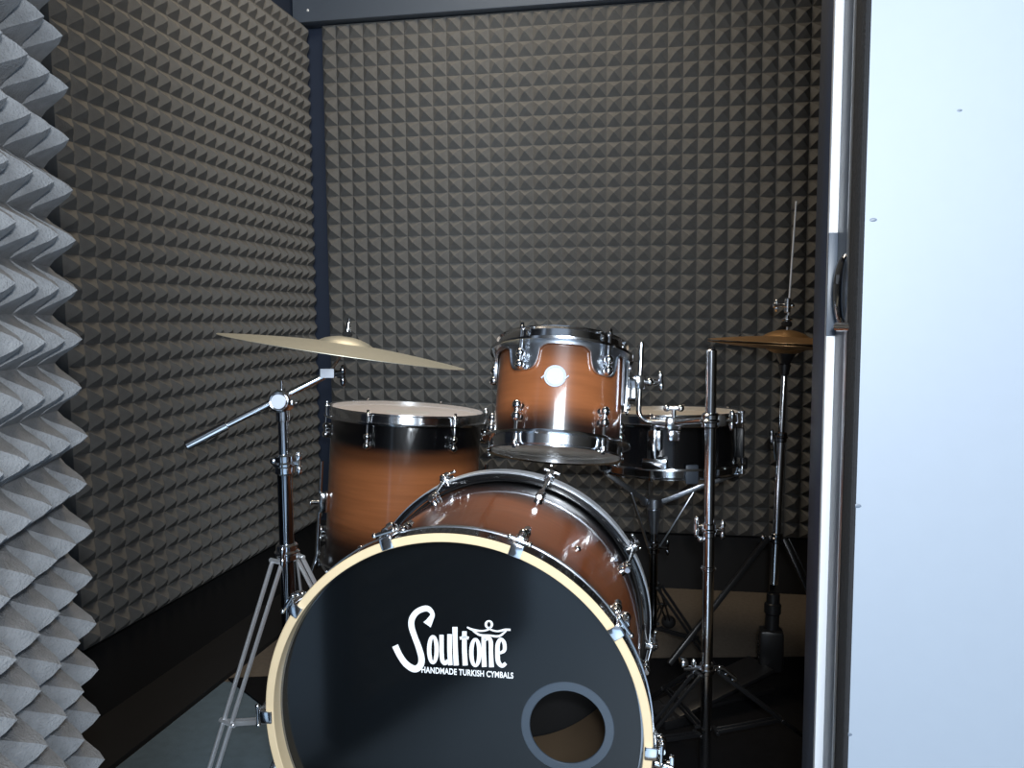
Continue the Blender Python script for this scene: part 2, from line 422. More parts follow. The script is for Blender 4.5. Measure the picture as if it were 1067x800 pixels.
with P('mount_bracket', M['chrome'], tom) as bm:
    t = math.radians(-14); e = radial(t)
    Rz = Matrix.Rotation(t, 3, 'Z')
    box(bm, e*(TR+0.010)+Vector((0, 0, 0.125)), (0.006, 0.034, 0.105), Rz, 0.002)
    box(bm, e*(TR+0.020)+Vector((0, 0, 0.120)), (0.020, 0.024, 0.040), Rz, 0.004)
    for dz in (0.085, 0.165):
        cyl(bm, e*(TR+0.012)+Vector((0, 0, dz)), e*(TR+0.018)+Vector((0, 0, dz)), 0.006)

# --- floor tom
FR, FH = 0.203, 0.40
fc = at(425, 431, 2.10)
Rf = Matrix.Rotation(math.radians(4.0), 3, Vector((fwd.x, fwd.y, 0)).normalized()) @ Matrix.Rotation(math.radians(-1.5), 3, right)
fo = fc - (Rf @ Vector((0, 0, 1)))*FH
ft = thing('floor_tom', 'large brown sunburst floor tom with a white top head beside the bass drum', 'drum', fo, Rf)
sb_f = sunburst('sunburst_lacquer_floor_tom', 'Z', FH, [(0.0, 0.0), (0.16, 0.05), (0.40, 0.85), (0.68, 1.0), (0.79, 0.35), (0.86, 0.0), (1.0, 0.0)], (0.40, 0.135, 0.045))
shell(ft, FR, FH, sb_f)
head(ft, 'top_head', FR, FH, 1, M['head_white']); head(ft, 'bottom_head', FR, 0, -1, M['head_clear'])
with P('head_patch', M['white'], ft, label='bright white power dot in the middle of the head') as bm:
    lathe(bm, [(0, FH+0.0056), (0.06, FH+0.0056), (0.0605, FH+0.0046)], 48)
hoop(ft, 'top_hoop', FR, FH, 1, M['chrome']); hoop(ft, 'bottom_hoop', FR, 0, -1, M['chrome'])
for k in range(6):
    t = math.radians(-157+60*k)
    turret(ft, t, FR, FH-0.072, FH-0.034, FH+0.012, 1); turret(ft, t, FR, 0.045, 0.085, -0.012, -1)
for deg in (-146, 20, 110):
    t = math.radians(deg); e = radial(t)
    with P('leg_bracket', M['chrome'], ft) as bm:
        box(bm, e*(FR+0.012)+Vector((0, 0, 0.16)), (0.026, 0.03, 0.055), Matrix.Rotation(t, 3, 'Z'), 0.006)
        cyl(bm, e*(FR+0.02)+Vector((0, 0, 0.16)), e*(FR+0.045)+Vector((0, 0, 0.16)), 0.006)
        box(bm, e*(FR+0.047)+Vector((0, 0, 0.16)), (0.006, 0.034, 0.010), Matrix.Rotation(t, 3, 'Z'), 0.002)
    zf = -fo.z+0.012
    with P('leg', M['chrome'], ft) as bm:
        b = e*(FR+0.022)
        tube(bm, [b+Vector((0, 0, 0.27)), b+Vector((0, 0, 0.02)), b+e*0.012+Vector((0, 0, -0.03)), b+e*0.02+Vector((0, 0, zf+0.02+0.012*e.x))], 0.0052, 12)
    lg = C.objects[-1]
    with P('rubber_foot', M['black'], lg) as bm:
        cyl(bm, b+e*0.0195+Vector((0, 0, zf+0.028+0.012*e.x)), b+e*0.0215+Vector((0, 0, zf-0.010+0.012*e.x)), 0.010, 0.013, 16)

# --- bass drum: local y runs back along the drum's axis, front hoop face at y=0
BC = Vector((-0.3236, 1.0351, H-0.5975)); BY = math.radians(2.738)
Rb = Matrix.Rotation(BY, 3, 'Z')
BR, BL = 0.2925, 0.478
bd = thing('bass_drum', 'big brown sunburst bass drum with a pale maple front hoop and black logo head', 'drum', BC, Rb)
BI = BR-0.0135; SR = 0.2735
HD = 0.040
def ylathe(bm, prof, closed=True, seg=160): lathe(bm, prof, seg, 'Y', closed)
with P('front_hoop', M['maple'], bd, label='pale natural maple front hoop') as bm:
    ylathe(bm, [(BR-0.0005, 0.0012), (BR-0.002, 0), (BI+0.001, 0), (BI, 0.001), (BI, HD), (BR-0.0015, HD), (BR-0.0015, 0.003)])
fh = C.objects[-1]
with P('hoop_outer_finish', M['gblack'], fh, label='black lacquered outside of the front hoop') as bm:
    ylathe(bm, [(BR-0.0012, 0.0035), (BR, 0.0035), (BR, HD-0.006), (BR-0.0012, HD-0.006)])
with P('hoop_edge_band', M['steel'], fh, label='silver edge band of the front hoop') as bm:
    ylathe(bm, [(BR-0.0012, HD-0.006), (BR+0.001, HD-0.006), (BR+0.001, HD+0.0005), (BR-0.0012, HD+0.0005)])
with P('rear_hoop', M['gblack'], bd, label='black lacquered rear hoop') as bm:
    ylathe(bm, [(BR, BL-0.040), (BR, BL-0.001), (BR-0.001, BL), (BI, BL), (BI, BL-0.040), (BR-0.001, BL-0.0405)])
rh = C.objects[-1]
with P('hoop_inlay', M['alu'], rh, label='silver inlay around the rear hoop') as bm:
    ylathe(bm, [(BR-0.001, BL-0.033), (BR+0.0012, BL-0.033), (BR+0.0012, BL-0.004), (BR-0.001, BL-0.004)])
with P('hoop_edge_band', M['steel'], rh, label='silver edge band of the rear hoop') as bm:
    ylathe(bm, [(BR-0.001, BL-0.0410), (BR+0.0008, BL-0.0410), (BR+0.0008, BL-0.0365), (BR-0.001, BL-0.0365)])
sb_b = sunburst('sunburst_lacquer_bass', 'Y', BL, [(0.0, 0.0), (0.14, 0.02), (0.36, 0.62), (0.62, 0.85), (0.80, 0.15), (0.90, 0.0)], (0.46, 0.14, 0.045))
with P('shell', sb_b, bd) as bm:
    ylathe(bm, [(SR, 0.026), (SR, BL*0.5), (SR, BL-0.026), (SR-0.008, BL-0.026), (SR-0.008, BL*0.5), (SR-0.008, 0.026)])
with P('shell_inside', M['wood'], bd, label='bare plywood inside of the shell') as bm:
    ylathe(bm, [(SR-0.0082, 0.03), (SR-0.0082, BL-0.03), (SR-0.009, BL-0.03), (SR-0.009, 0.03)])
with P('batter_head', M['black'], bd) as bm:
    lathe(bm, [(0, BL-0.022), (BI-0.002, BL-0.022), (BI-0.002, BL-0.030)], 96, 'Y')
# front head with a real port hole (filled 2D curve)
Rinv = Rb.transposed()
def head_xy(px, py, yl=0.024):
    o = Rinv @ (Vector((0, 0, H))-BC); d = Rinv @ ray(px, py)
    q = o + d*((yl-o.y)/d.y); return q.x, q.z
hc = head_xy(591, 757.5); hr = 0.5*abs(head_xy(630.2, 757)[0]-head_xy(551.8, 757)[0])
def circle_spline(cu, cx, cy, r, n=120, rev=False):
    s = cu.splines.new('POLY'); s.points.add(n-1); s.use_cyclic_u = True
    for i in range(n):
        t = (-1 if rev else 1)*2*PI*i/n; s.points[i].co = (cx+r*math.cos(t), cy+r*math.sin(t), 0, 1)
def curve_mesh(cu, name):
    tmp = bpy.data.objects.new('tmp', cu); C.objects.link(tmp)
    me = bpy.data.meshes.new_from_object(tmp.evaluated_get(bpy.context.evaluated_depsgraph_get()))
    bpy.data.objects.remove(tmp); me.name = name; return me
def flat(name, cu, m, parent, y):
    me = curve_mesh(cu, name); me.materials.clear(); me.materials.append(m)
    o = bpy.data.objects.new(name, me); C.objects.link(o); o.parent = parent
    o.rotation_euler = (PI/2, 0, 0); o.location = (0, y, 0); return o
cu = bpy.data.curves.new('h', 'CURVE'); cu.dimensions = '2D'; cu.fill_mode = 'BOTH'; cu.extrude = 0.0002
circle_spline(cu, 0, 0, BI-0.0012, 200); circle_spline(cu, hc[0], hc[1], hr+0.001, 96, True)
bpy.context.view_layer.update()
hd = flat('front_head', cu, M['head_black'], bd, 0.0245); hd['label'] = 'glossy black front head with white lettering and a round port hole'
with P('head_collar', M['chromed'], bd, label='thin metal collar of the front head') as bm:
    ylathe(bm, [(BI-0.0035, 0.0235), (BI-0.0002, 0.0235), (BI-0.0002, 0.026), (BI-0.0035, 0.026)])
with P('port_ring', M['portring'], bd, label='blue grey reinforcing ring around the port hole') as bm:
    lathe(bm, [(hr, 0.0238), (hr+0.001, 0.0228), (hr+0.0125, 0.0232), (hr+0.0135, 0.0242), (hr, 0.0258)], 72, 'Y', True, off=(hc[0], 0, hc[1]))

# lettering: strokes given on the photograph's head, drawn as flat ribbons on the head surface
def L(cx, cy): return head_xy(400+cx/6.669, 620+cy/6.669)
def smooth(pts, n=6):
    out = []
    for i in range(len(pts)-1):
        p0 = pts[max(i-1, 0)]; p1 = pts[i]; p2 = pts[i+1]; p3 = pts[min(i+2, len(pts)-1)]
        for k in range(n):
            t = k/n
            out.append(tuple(0.5*((2*p1[a])+(-p0[a]+p2[a])*t+(2*p0[a]-5*p1[a]+4*p2[a]-p3[a])*t*t+(-p0[a]+3*p1[a]-3*p2[a]+p3[a])*t**3) for a in range(len(p1))))
    out.append(tuple(pts[-1])); return out
def ribbon(bm, pts, closed=False):
    """pts: (x, y, width) in crop pixels"""
    if not closed: pts = smooth(pts)
    n = len(pts); L0 = []; R0 = []
    for i, (x, y, wd) in enumerate(pts):
        a = pts[(i-1) % n] if closed else pts[max(i-1, 0)]; b = pts[(i+1) % n] if closed else pts[min(i+1, n-1)]
        dx, dy = b[0]-a[0], b[1]-a[1]; l = math.hypot(dx, dy) or 1
        nx, ny = -dy/l*wd/2, dx/l*wd/2
        p, q = L(x+nx, y+ny), L(x-nx, y-ny)
        L0.append(bm.verts.new((p[0], 0, p[1]))); R0.append(bm.verts.new((q[0], 0, q[1])))
    for i in range(n if closed else n-1):
        j = (i+1) % n; bm.faces.new((L0[i], L0[j], R0[j], R0[i]))
def oval(cx, cy, rx, ry, wd, n=36, tall=1.0):
    return [(cx+rx*math.cos(2*PI*i/n), cy+ry*math.sin(2*PI*i/n), wd*(0.62+0.38*abs(math.cos(2*PI*i/n)))) for i in range(n)]
bm = bmesh.new()
ribbon(bm, [(300, 205, 62), (318, 178, 46), (338, 130, 30), (300, 92, 40), (235, 112, 40), (197, 160, 42), (192, 215, 42), (213, 285, 40), (243, 365, 42), (262, 440, 44), (252, 490, 46), (212, 512, 48), (155, 478, 44), (112, 420, 42), (78, 350, 44)])
ribbon(bm, oval(341, 378, 26, 92, 30), True)
ribbon(bm, [(401, 275, 30), (402, 400, 30), (408, 455, 30), (428, 472, 28), (445, 450, 20)]); ribbon(bm, [(457, 270, 32), (457, 380, 32), (462, 486, 32)])
ribbon(bm, [(494, 220, 36), (496, 350, 34), (503, 488, 36)])
ribbon(bm, [(560, 250, 32), (560, 380, 34), (566, 488, 36)]); ribbon(bm, [(528, 300, 20), (560, 292, 20), (590, 298, 20)])
ribbon(bm, oval(636, 398, 28, 92, 30), True)
ribbon(bm, [(694, 285, 30), (694, 390, 32), (698, 498, 34)]); ribbon(bm, [(700, 315, 22), (722, 296, 26), (742, 320, 30), (744, 400, 30), (748, 500, 34)])
ribbon(bm, [(790, 402, 20), (815, 398, 20), (838, 380, 26), (836, 330, 26), (812, 306, 24), (792, 340, 30), (790, 410, 32), (796, 465, 32), (822, 490, 28), (848, 472, 24)])
ribbon(bm, oval(730, 203, 21, 24, 17, 24), True)
ribbon(bm, [(578, 222, 10), (620, 240, 16), (680, 248, 12), (722, 240, 12), (735, 226, 16), (746, 240, 12), (790, 250, 12), (840, 240, 16), (880, 240, 14)])
ribbon(bm, [(612, 240, 10), (665, 275, 16), (735, 280, 14), (800, 284, 16), (850, 248, 10)])
lg = finish(bm, 'logo', M['white'], hd); lg.matrix_parent_inverse = Matrix.Identity(4)
lg.parent = bd; lg.location = (0, 0.0238, 0); lg.parent = bd
lg['label'] = 'white printed lettering reading Soultone with a crown'
tx = bpy.data.curves.new('t', 'FONT'); tx.body = 'HANDMADE TURKISH CYMBALS'; tx.size = 1; tx.offset = 0.028; tx.space_character = 1.05
tmp = bpy.data.objects.new('tmp', tx); C.objects.link(tmp); bpy.context.view_layer.update()
me = bpy.data.meshes.new_from_object(tmp.evaluated_get(bpy.context.evaluated_depsgraph_get())); bpy.data.objects.remove(tmp)
xs = [v.co.x for v in me.vertices]; x0_, x1_ = min(xs), max(xs)
for v in me.vertices:
    k = (v.co.x-x0_)/(x1_-x0_)
    cxp = 262+k*(900-262); cyp = 536+k*42-(v.co.y/0.73)*42
    q = L(cxp, cyp); v.co = (q[0], 0, q[1])
me.materials.clear(); me.materials.append(M['white'])
to = bpy.data.objects.new('logo_small_print', me); C.objects.link(to); to.parent = bd; to.location = (0, 0.0238, 0)

def brad(t): return Vector((math.cos(t), 0, math.sin(t)))
fang = [-2, 34, 70, 108.5, 145, 181, 217, 253, 289, 323]
rang = [-9, 30, 72, 114, 150, 186, 222, 258, 294, 325]
def bass_lug(t, front, big=False):
    e = brad(t); tg = Vector((-math.sin(t), 0, math.cos(t))); Y = Vector((0, 1, 0))
    Rm_ = Matrix((e, Y, tg)).transposed()
    s = 1 if front else -1; y0 = 0.0 if front else BL
    with P('claw', M['chrome'], bd) as bm:
        box(bm, e*(BR+0.004)+Y*(y0+s*0.019), (0.006, 0.046, 0.019), Rm_, 0.0015)
        box(bm, e*(BR-0.003)+Y*(y0-s*0.003), (0.018, 0.005, 0.019), Rm_, 0.0015)
        box(bm, e*(BR+0.003)+Y*(y0+s*0.040), (0.022, 0.008, 0.014), Rm_, 0.002)
        ball(bm, e*(BR+0.012)+Y*(y0+s*0.034), 0.0075, 12)
    cl = C.objects[-1]
    rr = BR+0.012; ly = 0.095 if front else 0.135
    with P('tension_rod', M['chrome'], cl) as bm:
        cyl(bm, e*rr+Y*(y0+s*0.006), e*(SR+0.014)+Y*(y0+s*ly), 0.0034, seg=12)
        hy = y0+s*0.004
        cyl(bm, e*rr+Y*hy, e*rr+Y*(hy+s*0.022), 0.0062, seg=12)
        tube(bm, [e*rr+Y*(hy-s*0.004)-tg*0.015, e*rr+Y*(hy-s*0.004)+tg*0.015], 0.0028, 10)
        ball(bm, e*rr+Y*(hy-s*0.004)-tg*0.015, 0.004, 10); ball(bm, e*rr+Y*(hy-s*0.004)+tg*0.015, 0.004, 10)
    with P('lug', M['chrome'], bd) as bm:
        for d in (-0.010, 0.010):
            yy = y0+s*(ly+d) if not front else y0+s*(ly-0.010+d)
            cyl(bm, e*(SR-0.001)+Y*yy, e*(SR+0.012)+Y*yy, 0.009, 0.007, 14); ball(bm, e*(SR+0.013)+Y*yy, 0.0085, 12)
        yc = y0+s*ly
        cyl(bm, e*(SR+0.014)+Y*(yc-0.022), e*(SR+0.014)+Y*(yc+0.020), 0.0060, seg=12)
for i, a in enumerate(fang): bass_lug(math.radians(a), True)
for a in rang: bass_lug(math.radians(a), False)
with P('vent_screw', M['chrome'], bd) as bm:
    e = brad(math.radians(52)); ball(bm, e*(SR+0.001)+Vector((0, 0.20, 0)), 0.006, 12, (1, 1, 1))
# front spurs
for sx in (-1, 1):
    t = math.radians(-14 if sx > 0 else 194); e = brad(t)
    with P('spur', M['chrome'], bd) as bm:
        box(bm, e*(SR+0.016)+Vector((0, 0.105, 0)), (0.034, 0.05, 0.04), Matrix((e, Vector((0, 1, 0)), Vector((-math.sin(t), 0, math.cos(t))))).transposed(), 0.006)
        p0 = e*(SR+0.035)+Vector((0, 0.10, 0)); p1 = Vector((sx*0.372, 0.03, -BC.z+0.020))
        tube(bm, [p0+(p0-p1)*0.05, p0, p1], 0.0075, 14)
        cyl(bm, e*(SR+0.03)+Vector((0, 0.085, 0)), e*(SR+0.06)+Vector((0, 0.085, 0)), 0.008)
        box(bm, e*(SR+0.058)+Vector((0, 0.085, 0)), (0.008, 0.010, 0.038), bev=0.002)
    sp = C.objects[-1]
    with P('rubber_foot', M['black'], sp) as bm:
        d = (p1-p0).normalized(); cyl(bm, p1-d*0.012, p1+d*0.014, 0.012, 0.009, 16)

# ------------------------------------------------------------------ stands, in world space
def wing(bm, c, d, r=0.016, l=0.022):
    """wing bolt: short shaft along d with two lobes across"""
    c = Vector(c); u, v, d = frame(d)
    cyl(bm, c, c+d*l, 0.0045, seg=12)
    for s in (-1, 1): ball(bm, c+d*l+v*s*r*0.75, 0.007, 12, (0.75, 0.75, 1.5) if abs(v.z) > 0.5 else (1.0, 1.0, 1.0))
    tube(bm, [c+d*l-v*r*0.75, c+d*l+v*r*0.75], 0.0045, 10)
def collar(bm, c, r, ax=Vector((0, 0, 1)), h=0.03):
    cyl(bm, Vector(c)-ax*h/2, Vector(c)+ax*h/2, r, seg=20); cyl(bm, Vector(c)-ax*h*0.15, Vector(c)+ax*h*0.15, r*1.18, seg=20)
def rail(bm, a, b, wd, th, side):
    """flat bar from a to b"""
    a, b = Vector(a), Vector(b); d = (b-a); l = d.length; d.normalize()
    s = (Vector(side)-d*Vector(side).dot(d)).normalized(); n = d.cross(s)
    box(bm, (a+b)/2, (wd, th, l), Matrix((s, n, d)).transposed(), min(wd, th)*0.25)
def tripod(root, base, axis_top, hub_z, low_z, spread, angs, m, rail_gap=0.009, rw=0.004, z_leg=None):
    """double braced legs: two rails from the upper hub to the foot and a brace from the lower hub"""
    c = Vector((base.x, base.y, 0))
    for a in angs:
        e = Vector((math.cos(a), math.sin(a), 0)); s = Vector((-math.sin(a), math.cos(a), 0))
        top = c+e*0.022+Vector((0, 0, hub_z)); foot = c+e*spread+Vector((0, 0, 0.020))
        with P('leg', m, root, base) as bm:
            for k in (-1, 1): rail(bm, top+s*k*rail_gap, foot+s*k*rail_gap*0.6, 0.0075, rw, e)
            mid = top.lerp(foot, 0.52); low = c+e*0.02+Vector((0, 0, low_z))
            for k in (-1, 1): rail(bm, low+s*k*rail_gap*0.55, mid+s*k*rail_gap*0.55, 0.008, rw*0.8, e)
            for q in (top, mid, low): cyl(bm, q-s*rail_gap*1.5, q+s*rail_gap*1.5, 0.0042, seg=10)
        lg_ = C.objects[-1]
        with P('rubber_foot', M['black'], lg_, base) as bm:
            ball(bm, foot+Vector((0, 0, 0.001)), 0.019, 14, (1.1, 1.1, 1.0))
# --- boom stand for the crash
SZ = 1.335
hub = at(294, 418, SZ); base = Vector((hub.x, hub.y, 0))
# stand leans with the photograph's vertical: keep it plumb
bs = thing('cymbal_boom_stand', 'chrome double-braced boom stand left of the bass drum holding the large cymbal', 'cymbal stand', base)
def onpole(y, x=295): r = ray(x, y); t = (base.x*r.x+base.y*r.y)/(r.x**2+r.y**2); return H+r.z*t
zc1, zc2 = onpole(486), onpole(575)
with P('upper_tube', M['chrome'], bs, base) as bm: cyl(bm, (base.x, base.y, zc1-0.05), (base.x, base.y, hub.z-0.008), 0.0085, seg=24)
with P('lower_tube', M['chromed'], bs, base) as bm: cyl(bm, (base.x, base.y, 0.10), (base.x, base.y, zc1), 0.0128, seg=24)
with P('height_clamp', M['chrome'], bs, base) as bm:
    collar(bm, (base.x, base.y, zc1+0.004), 0.0165, h=0.036); wing(bm, Vector((base.x, base.y, zc1+0.006))+right*0.014, right, 0.016, 0.012)
    ball(bm, Vector((base.x, base.y, zc1+0.010))-right*0.018, 0.007)
with P('leg_collar', M['chrome'], bs, base) as bm:
    collar(bm, (base.x, base.y, zc2), 0.0185, h=0.032); wing(bm, Vector((base.x, base.y, zc2-0.004))-fwd*0.016, -fwd, 0.013, 0.010)
tripod(bs, base, None, zc2-0.012, zc2-0.30, 0.24, [math.radians(250), math.radians(60), math.radians(108)], M['legs'], 0.012, 0.004)
with P('brace_collar', M['chrome'], bs, base) as bm: cyl(bm, (base.x, base.y, zc2-0.31), (base.x, base.y, zc2-0.28), 0.0175)
tilt = at(343, 389, SZ+0.02); bend = at(194, 464, SZ-0.03)
bdir = (tilt-bend).normalized()
with P('boom_arm', M['chrome'], bs, base) as bm:
    cyl(bm, bend, tilt-bdir*0.01, 0.0062, seg=18)
    cyl(bm, bend, bend+bdir*0.075, 0.0088, seg=18)
with P('boom_hinge', M['chrome'], bs, base) as bm:
    cyl(bm, hub-fwd*0.018, hub+fwd*0.014, 0.0195, seg=36); cyl(bm, hub-fwd*0.021, hub-fwd*0.017, 0.016, seg=36)
    cyl(bm, hub-Vector((0, 0, 0.035)), hub-Vector((0, 0, 0.010)), 0.0115)
    cyl(bm, hub+Vector((0, 0, 0.010)), hub+Vector((0, 0, 0.036)), 0.0025)
    box(bm, hub+right*0.018-Vector((0, 0, 0.002)), (0.010, 0.010, 0.030), R3, 0.003)
hg = C.objects[-1]
with P('hinge_label', M['label'], hg, base, label='pale blue round label on the hinge') as bm: cyl(bm, hub-fwd*0.0222, hub-fwd*0.0205, 0.0125, seg=32)
with P('cymbal_tilter', M['chromed'], bs, base) as bm:
    box(bm, tilt, (0.024, 0.016, 0.020), R3, 0.004)
    cyl(bm, tilt+right*0.01, tilt+right*0.028, 0.0055)
    wing(bm, tilt+right*0.014+down*0.004, right, 0.012, 0.010)
tl = C.objects[-1]
with P('tilter_label', M['label'], tl, base, label='pale rectangular label on the tilter') as bm: box(bm, tilt-fwd*0.0112-right*0.001, (0.024, 0.002, 0.016), Matrix((right, fwd, -down)).transposed(), 0.0005)
crash_c = at(360, 361.5, 1.385)
cup = at(358, 338, SZ+0.03)
tiltdir = None
ctilt = math.radians(9.3)
vw = (Vector((0, 0, H))-crash_c).normalized(); rt = Vector((0, 0, 1)).cross(vw).normalized(); up_ = vw.cross(rt)
cz = (up_*math.cos(ctilt)+rt*math.sin(ctilt)+vw*math.sin(math.radians(1.6))).normalized()
with P('tilter_rod', M['chrome'], bs, base) as bm:
    tube(bm, [tilt, tilt+(crash_c-tilt)*0.5, crash_c-cz*0.004, crash_c+cz*0.052], 0.003, 10)
    cyl(bm, crash_c+cz*0.028, crash_c+cz*0.046, 0.0055, 0.004)
with P('cymbal_felt', M['felt'], bs, base) as bm:
    cyl(bm, crash_c-cz*0.007, crash_c+cz*0.0015, 0.010); cyl(bm, crash_c+cz*0.0195, crash_c+cz*0.027, 0.009)

def cymbal(name, label, R, rise, bell, bellr, m, loc, mtx, flip=1):
    bm = bmesh.new(); th = 0.0012; prof = []
    hole = 0.0055
    def zz(r):
        z = rise*(1-(r/R)**1.7)
        if r < bellr*1.15:
            k = max(0, 1-(r/(bellr*1.15))**2); z += bell*k**0.8
        return z
    rs = [hole]+[hole+(R-hole)*i/70 for i in range(1, 71)]
    top = [(r, flip*(zz(r)-(0.00035 if (i % 3 == 0 and r > bellr*1.2) else 0))) for i, r in enumerate(rs)]
    bot = [(r, flip*(zz(r)-th*(1.0 if r < R*0.97 else 0.6))) for r in reversed(rs)]
    lathe(bm, top+bot, 144, closed=True)
    o = finish(bm, name, m, sharp=60); o.matrix_world = Matrix.Translation(loc) @ mtx.to_4x4()
    o['label'] = label; o['category'] = 'cymbal'; return o
cxx = (right-cz*right.dot(cz)).normalized(); Rc = Matrix((cxx, cz.cross(cxx), cz)).transposed()
cymbal('crash_cymbal', 'large pale bronze cymbal tilted on the boom stand at left', 0.2185, 0.015, 0.012, 0.042, M['bronze'], crash_c-cz*0.008, Rc)

# --- straight stand on the right with the tom clamp
pz = 1.43
top = at(741.5, 364, pz); sb = Vector((top.x, top.y, 0))
st = thing('straight_stand', 'plain chrome straight stand post between the snare and the hi-hat', 'stand', sb)
def onp(b, x, y): r = ray(x, y); t = (b.x*r.x+b.y*r.y)/(r.x**2+r.y**2); return H+r.z*t
z1, z2, z3 = onp(sb, 738, 552), onp(sb, 737, 592), onp(sb, 735, 696)
with P('upper_tube', M['chrome'], st, sb) as bm: cyl(bm, (sb.x, sb.y, z1), top, 0.0100, seg=24)
with P('tube_cap', M['black'], st, sb) as bm: cyl(bm, top-Vector((0, 0, 0.002)), top+Vector((0, 0, 0.006)), 0.0075, 0.006)
with P('lower_tube', M['chrome'], st, sb) as bm: cyl(bm, (sb.x, sb.y, 0.012), (sb.x, sb.y, z1), 0.0108, seg=24)
with P('height_clamp', M['chrome'], st, sb) as bm:
    c = Vector((sb.x, sb.y, z1)); collar(bm, c, 0.0130, h=0.028)
    wing(bm, c-right*0.012+Vector((0, 0, 0.006)), -right, 0.014, 0.012); wing(bm, c+right*0.012, right, 0.012, 0.014)
    ball(bm, c-right*0.016-Vector((0, 0, 0.018)), 0.006)
with P('memory_lock', M['chrome'], st, sb) as bm: collar(bm, (sb.x, sb.y, z2), 0.0125, h=0.012)
with P('leg_collar', M['chrome'], st, sb) as bm:
    c = Vector((sb.x, sb.y, z3)); collar(bm, c, 0.014, h=0.022)
    wing(bm, c-right*0.014, -right, 0.012, 0.012)
    box(bm, c-right*0.045+Vector((0, 0, 0.012)), (0.014, 0.014, 0.030), R3, 0.003)
    box(bm, c-right*0.032-Vector((0, 0, 0.018)), (0.012, 0.010, 0.008), R3 @ Matrix.Rotation(0.6, 3, 'Z'), 0.002)
    for k in (0.028, 0.043, 0.058): box(bm, c+right*k*0.9-Vector((0, 0, (k-0.028)*0.75)), (0.010, 0.010, 0.009), R3 @ Matrix.Rotation(-0.6, 3, 'Z'), 0.002)
    tube(bm, [c-right*0.045, c+right*0.03, c+right*0.055-Vector((0, 0, 0.02))], 0.005, 10)
aa = math.atan2(right.y, right.x)
tripod(st, sb, None, z3-0.006, 0.10, 0.27, [aa-2.7, aa+0.1, aa+1.9], M['blackm'])

# tom holder: L-rod from the tom's bracket to a clamp on the post
z_rod = TZ-0.005
h0, h1 = at(668.5, 357, z_rod), at(665.5, 428, z_rod)
clampc = Vector((sb.x, sb.y, onp(sb, 742, 438)))
th_ = thing('tom_arm', 'chrome L-shaped arm and clamp joining the tom to the straight post', 'tom arm', clampc)
blk = at(702, 441, z_rod-0.04)
with P('l_rod', M['chrome'], th_, clampc, label='bright bent steel rod') as bm:
    c1 = h1; c3 = at(697, 441, z_rod-0.035); pts = [h0, h1]
    k1 = at(666, 436, z_rod); 
    for k in range(1, 7):
        t = k/7; pts.append(h1*(1-t)**2+k1*2*t*(1-t)+at(676, 439.5, z_rod-0.01)*t*t)
    pts += [at(676, 439.5, z_rod-0.01), c3]
    tube(bm, pts, 0.0056, 14)
with P('rod_clamp', M['chrome'], th_, clampc) as bm:
    q = at(666, 398, z_rod)
    box(bm, q, (0.026, 0.030, 0.022), R3, 0.006); ball(bm, q-right*0.014, 0.012)
    cyl(bm, q+right*0.010, q+right*0.040, 0.006); wing(bm, q+right*0.030, right-down*0.1, 0.014, 0.014)
    ball(bm, q+right*0.020-fwd*0.006, 0.009)
with P('clamp_body', M['chrome'], th_, clampc) as bm:
    box(bm, blk, (0.032, 0.026, 0.020), R3, 0.005); box(bm, blk+down*0.024, (0.024, 0.022, 0.018), R3, 0.004)
    cyl(bm, blk-down*0.03, blk+down*0.02, 0.004); wing(bm, blk-down*0.014, -down, 0.018, 0.016)
    cyl(bm, blk, clampc, 0.0075)
    d = (clampc-blk).normalized()
    collar(bm, clampc, 0.0165, h=0.028); box(bm, clampc+right*0.016-fwd*0.002, (0.022, 0.022, 0.022), R3, 0.004)
    wing(bm, clampc+right*0.024, right, 0.013, 0.016)

# --- snare drum
NR, NH = 0.172, 0.120
ncp = at(697, 434, 1.98)
sn = thing('snare_drum', 'black snare drum with chrome fittings behind the tom on the right', 'drum', ncp-Vector((0, 0, NH)), Matrix.Rotation(math.radians(-2.6), 3, right))
shell(sn, NR, NH, M['gblack'])
head(sn, 'top_head', NR, NH, 1, M['head_clear']); head(sn, 'bottom_head', NR, 0, -1, M['head_clear'])
hoop(sn, 'top_hoop', NR, NH, 1, M['chrome']); hoop(sn, 'bottom_hoop', NR, 0, -1, M['chrome'])
for k in range(8):
    t = math.radians(-147+45*k); e = radial(t); Rz = Matrix.Rotation(t, 3, 'Z')
    with P('lug', M['chrome'] if k in (0, 7) else M['blackm'], sn) as bm:
        box(bm, e*(NR+0.008)+Vector((0, 0, NH/2)), (0.018, 0.017, 0.075), Rz, 0.003)
    l_ = C.objects[-1]
    b = e*(NR+0.0135)+Vector((0, 0, NH/2))
    for s in (-1, 1):
        with P('tension_rod', M['chrome'], l_) as bm:
            cyl(bm, b+Vector((0, 0, s*0.03)), b+Vector((0, 0, s*(NH/2+0.012))), 0.0026, seg=10); cyl(bm, b+Vector((0, 0, s*(NH/2+0.011))), b+Vector((0, 0, s*(NH/2+0.020))), 0.005, seg=10)
with P('throw_off', M['chrome'], sn, label='chrome snare throw-off lever') as bm:
    t = math.radians(-99); e = radial(t); Rz = Matrix.Rotation(t, 3, 'Z')
    box(bm, e*(NR+0.012)+Vector((0, 0, 0.078)), (0.020, 0.034, 0.050), Rz, 0.005); box(bm, e*(NR+0.028)+Vector((0, 0, 0.070)), (0.008, 0.014, 0.070), Rz, 0.003)
    cyl(bm, e*(NR+0.015)+Vector((0, 0, 0.09)), e*(NR+0.015)+Vector((0, 0, 0.135)), 0.006)
    box(bm, e*(NR+0.014)+Vector((0, 0, 0.022)), (0.016, 0.06, 0.026), Rz, 0.003)
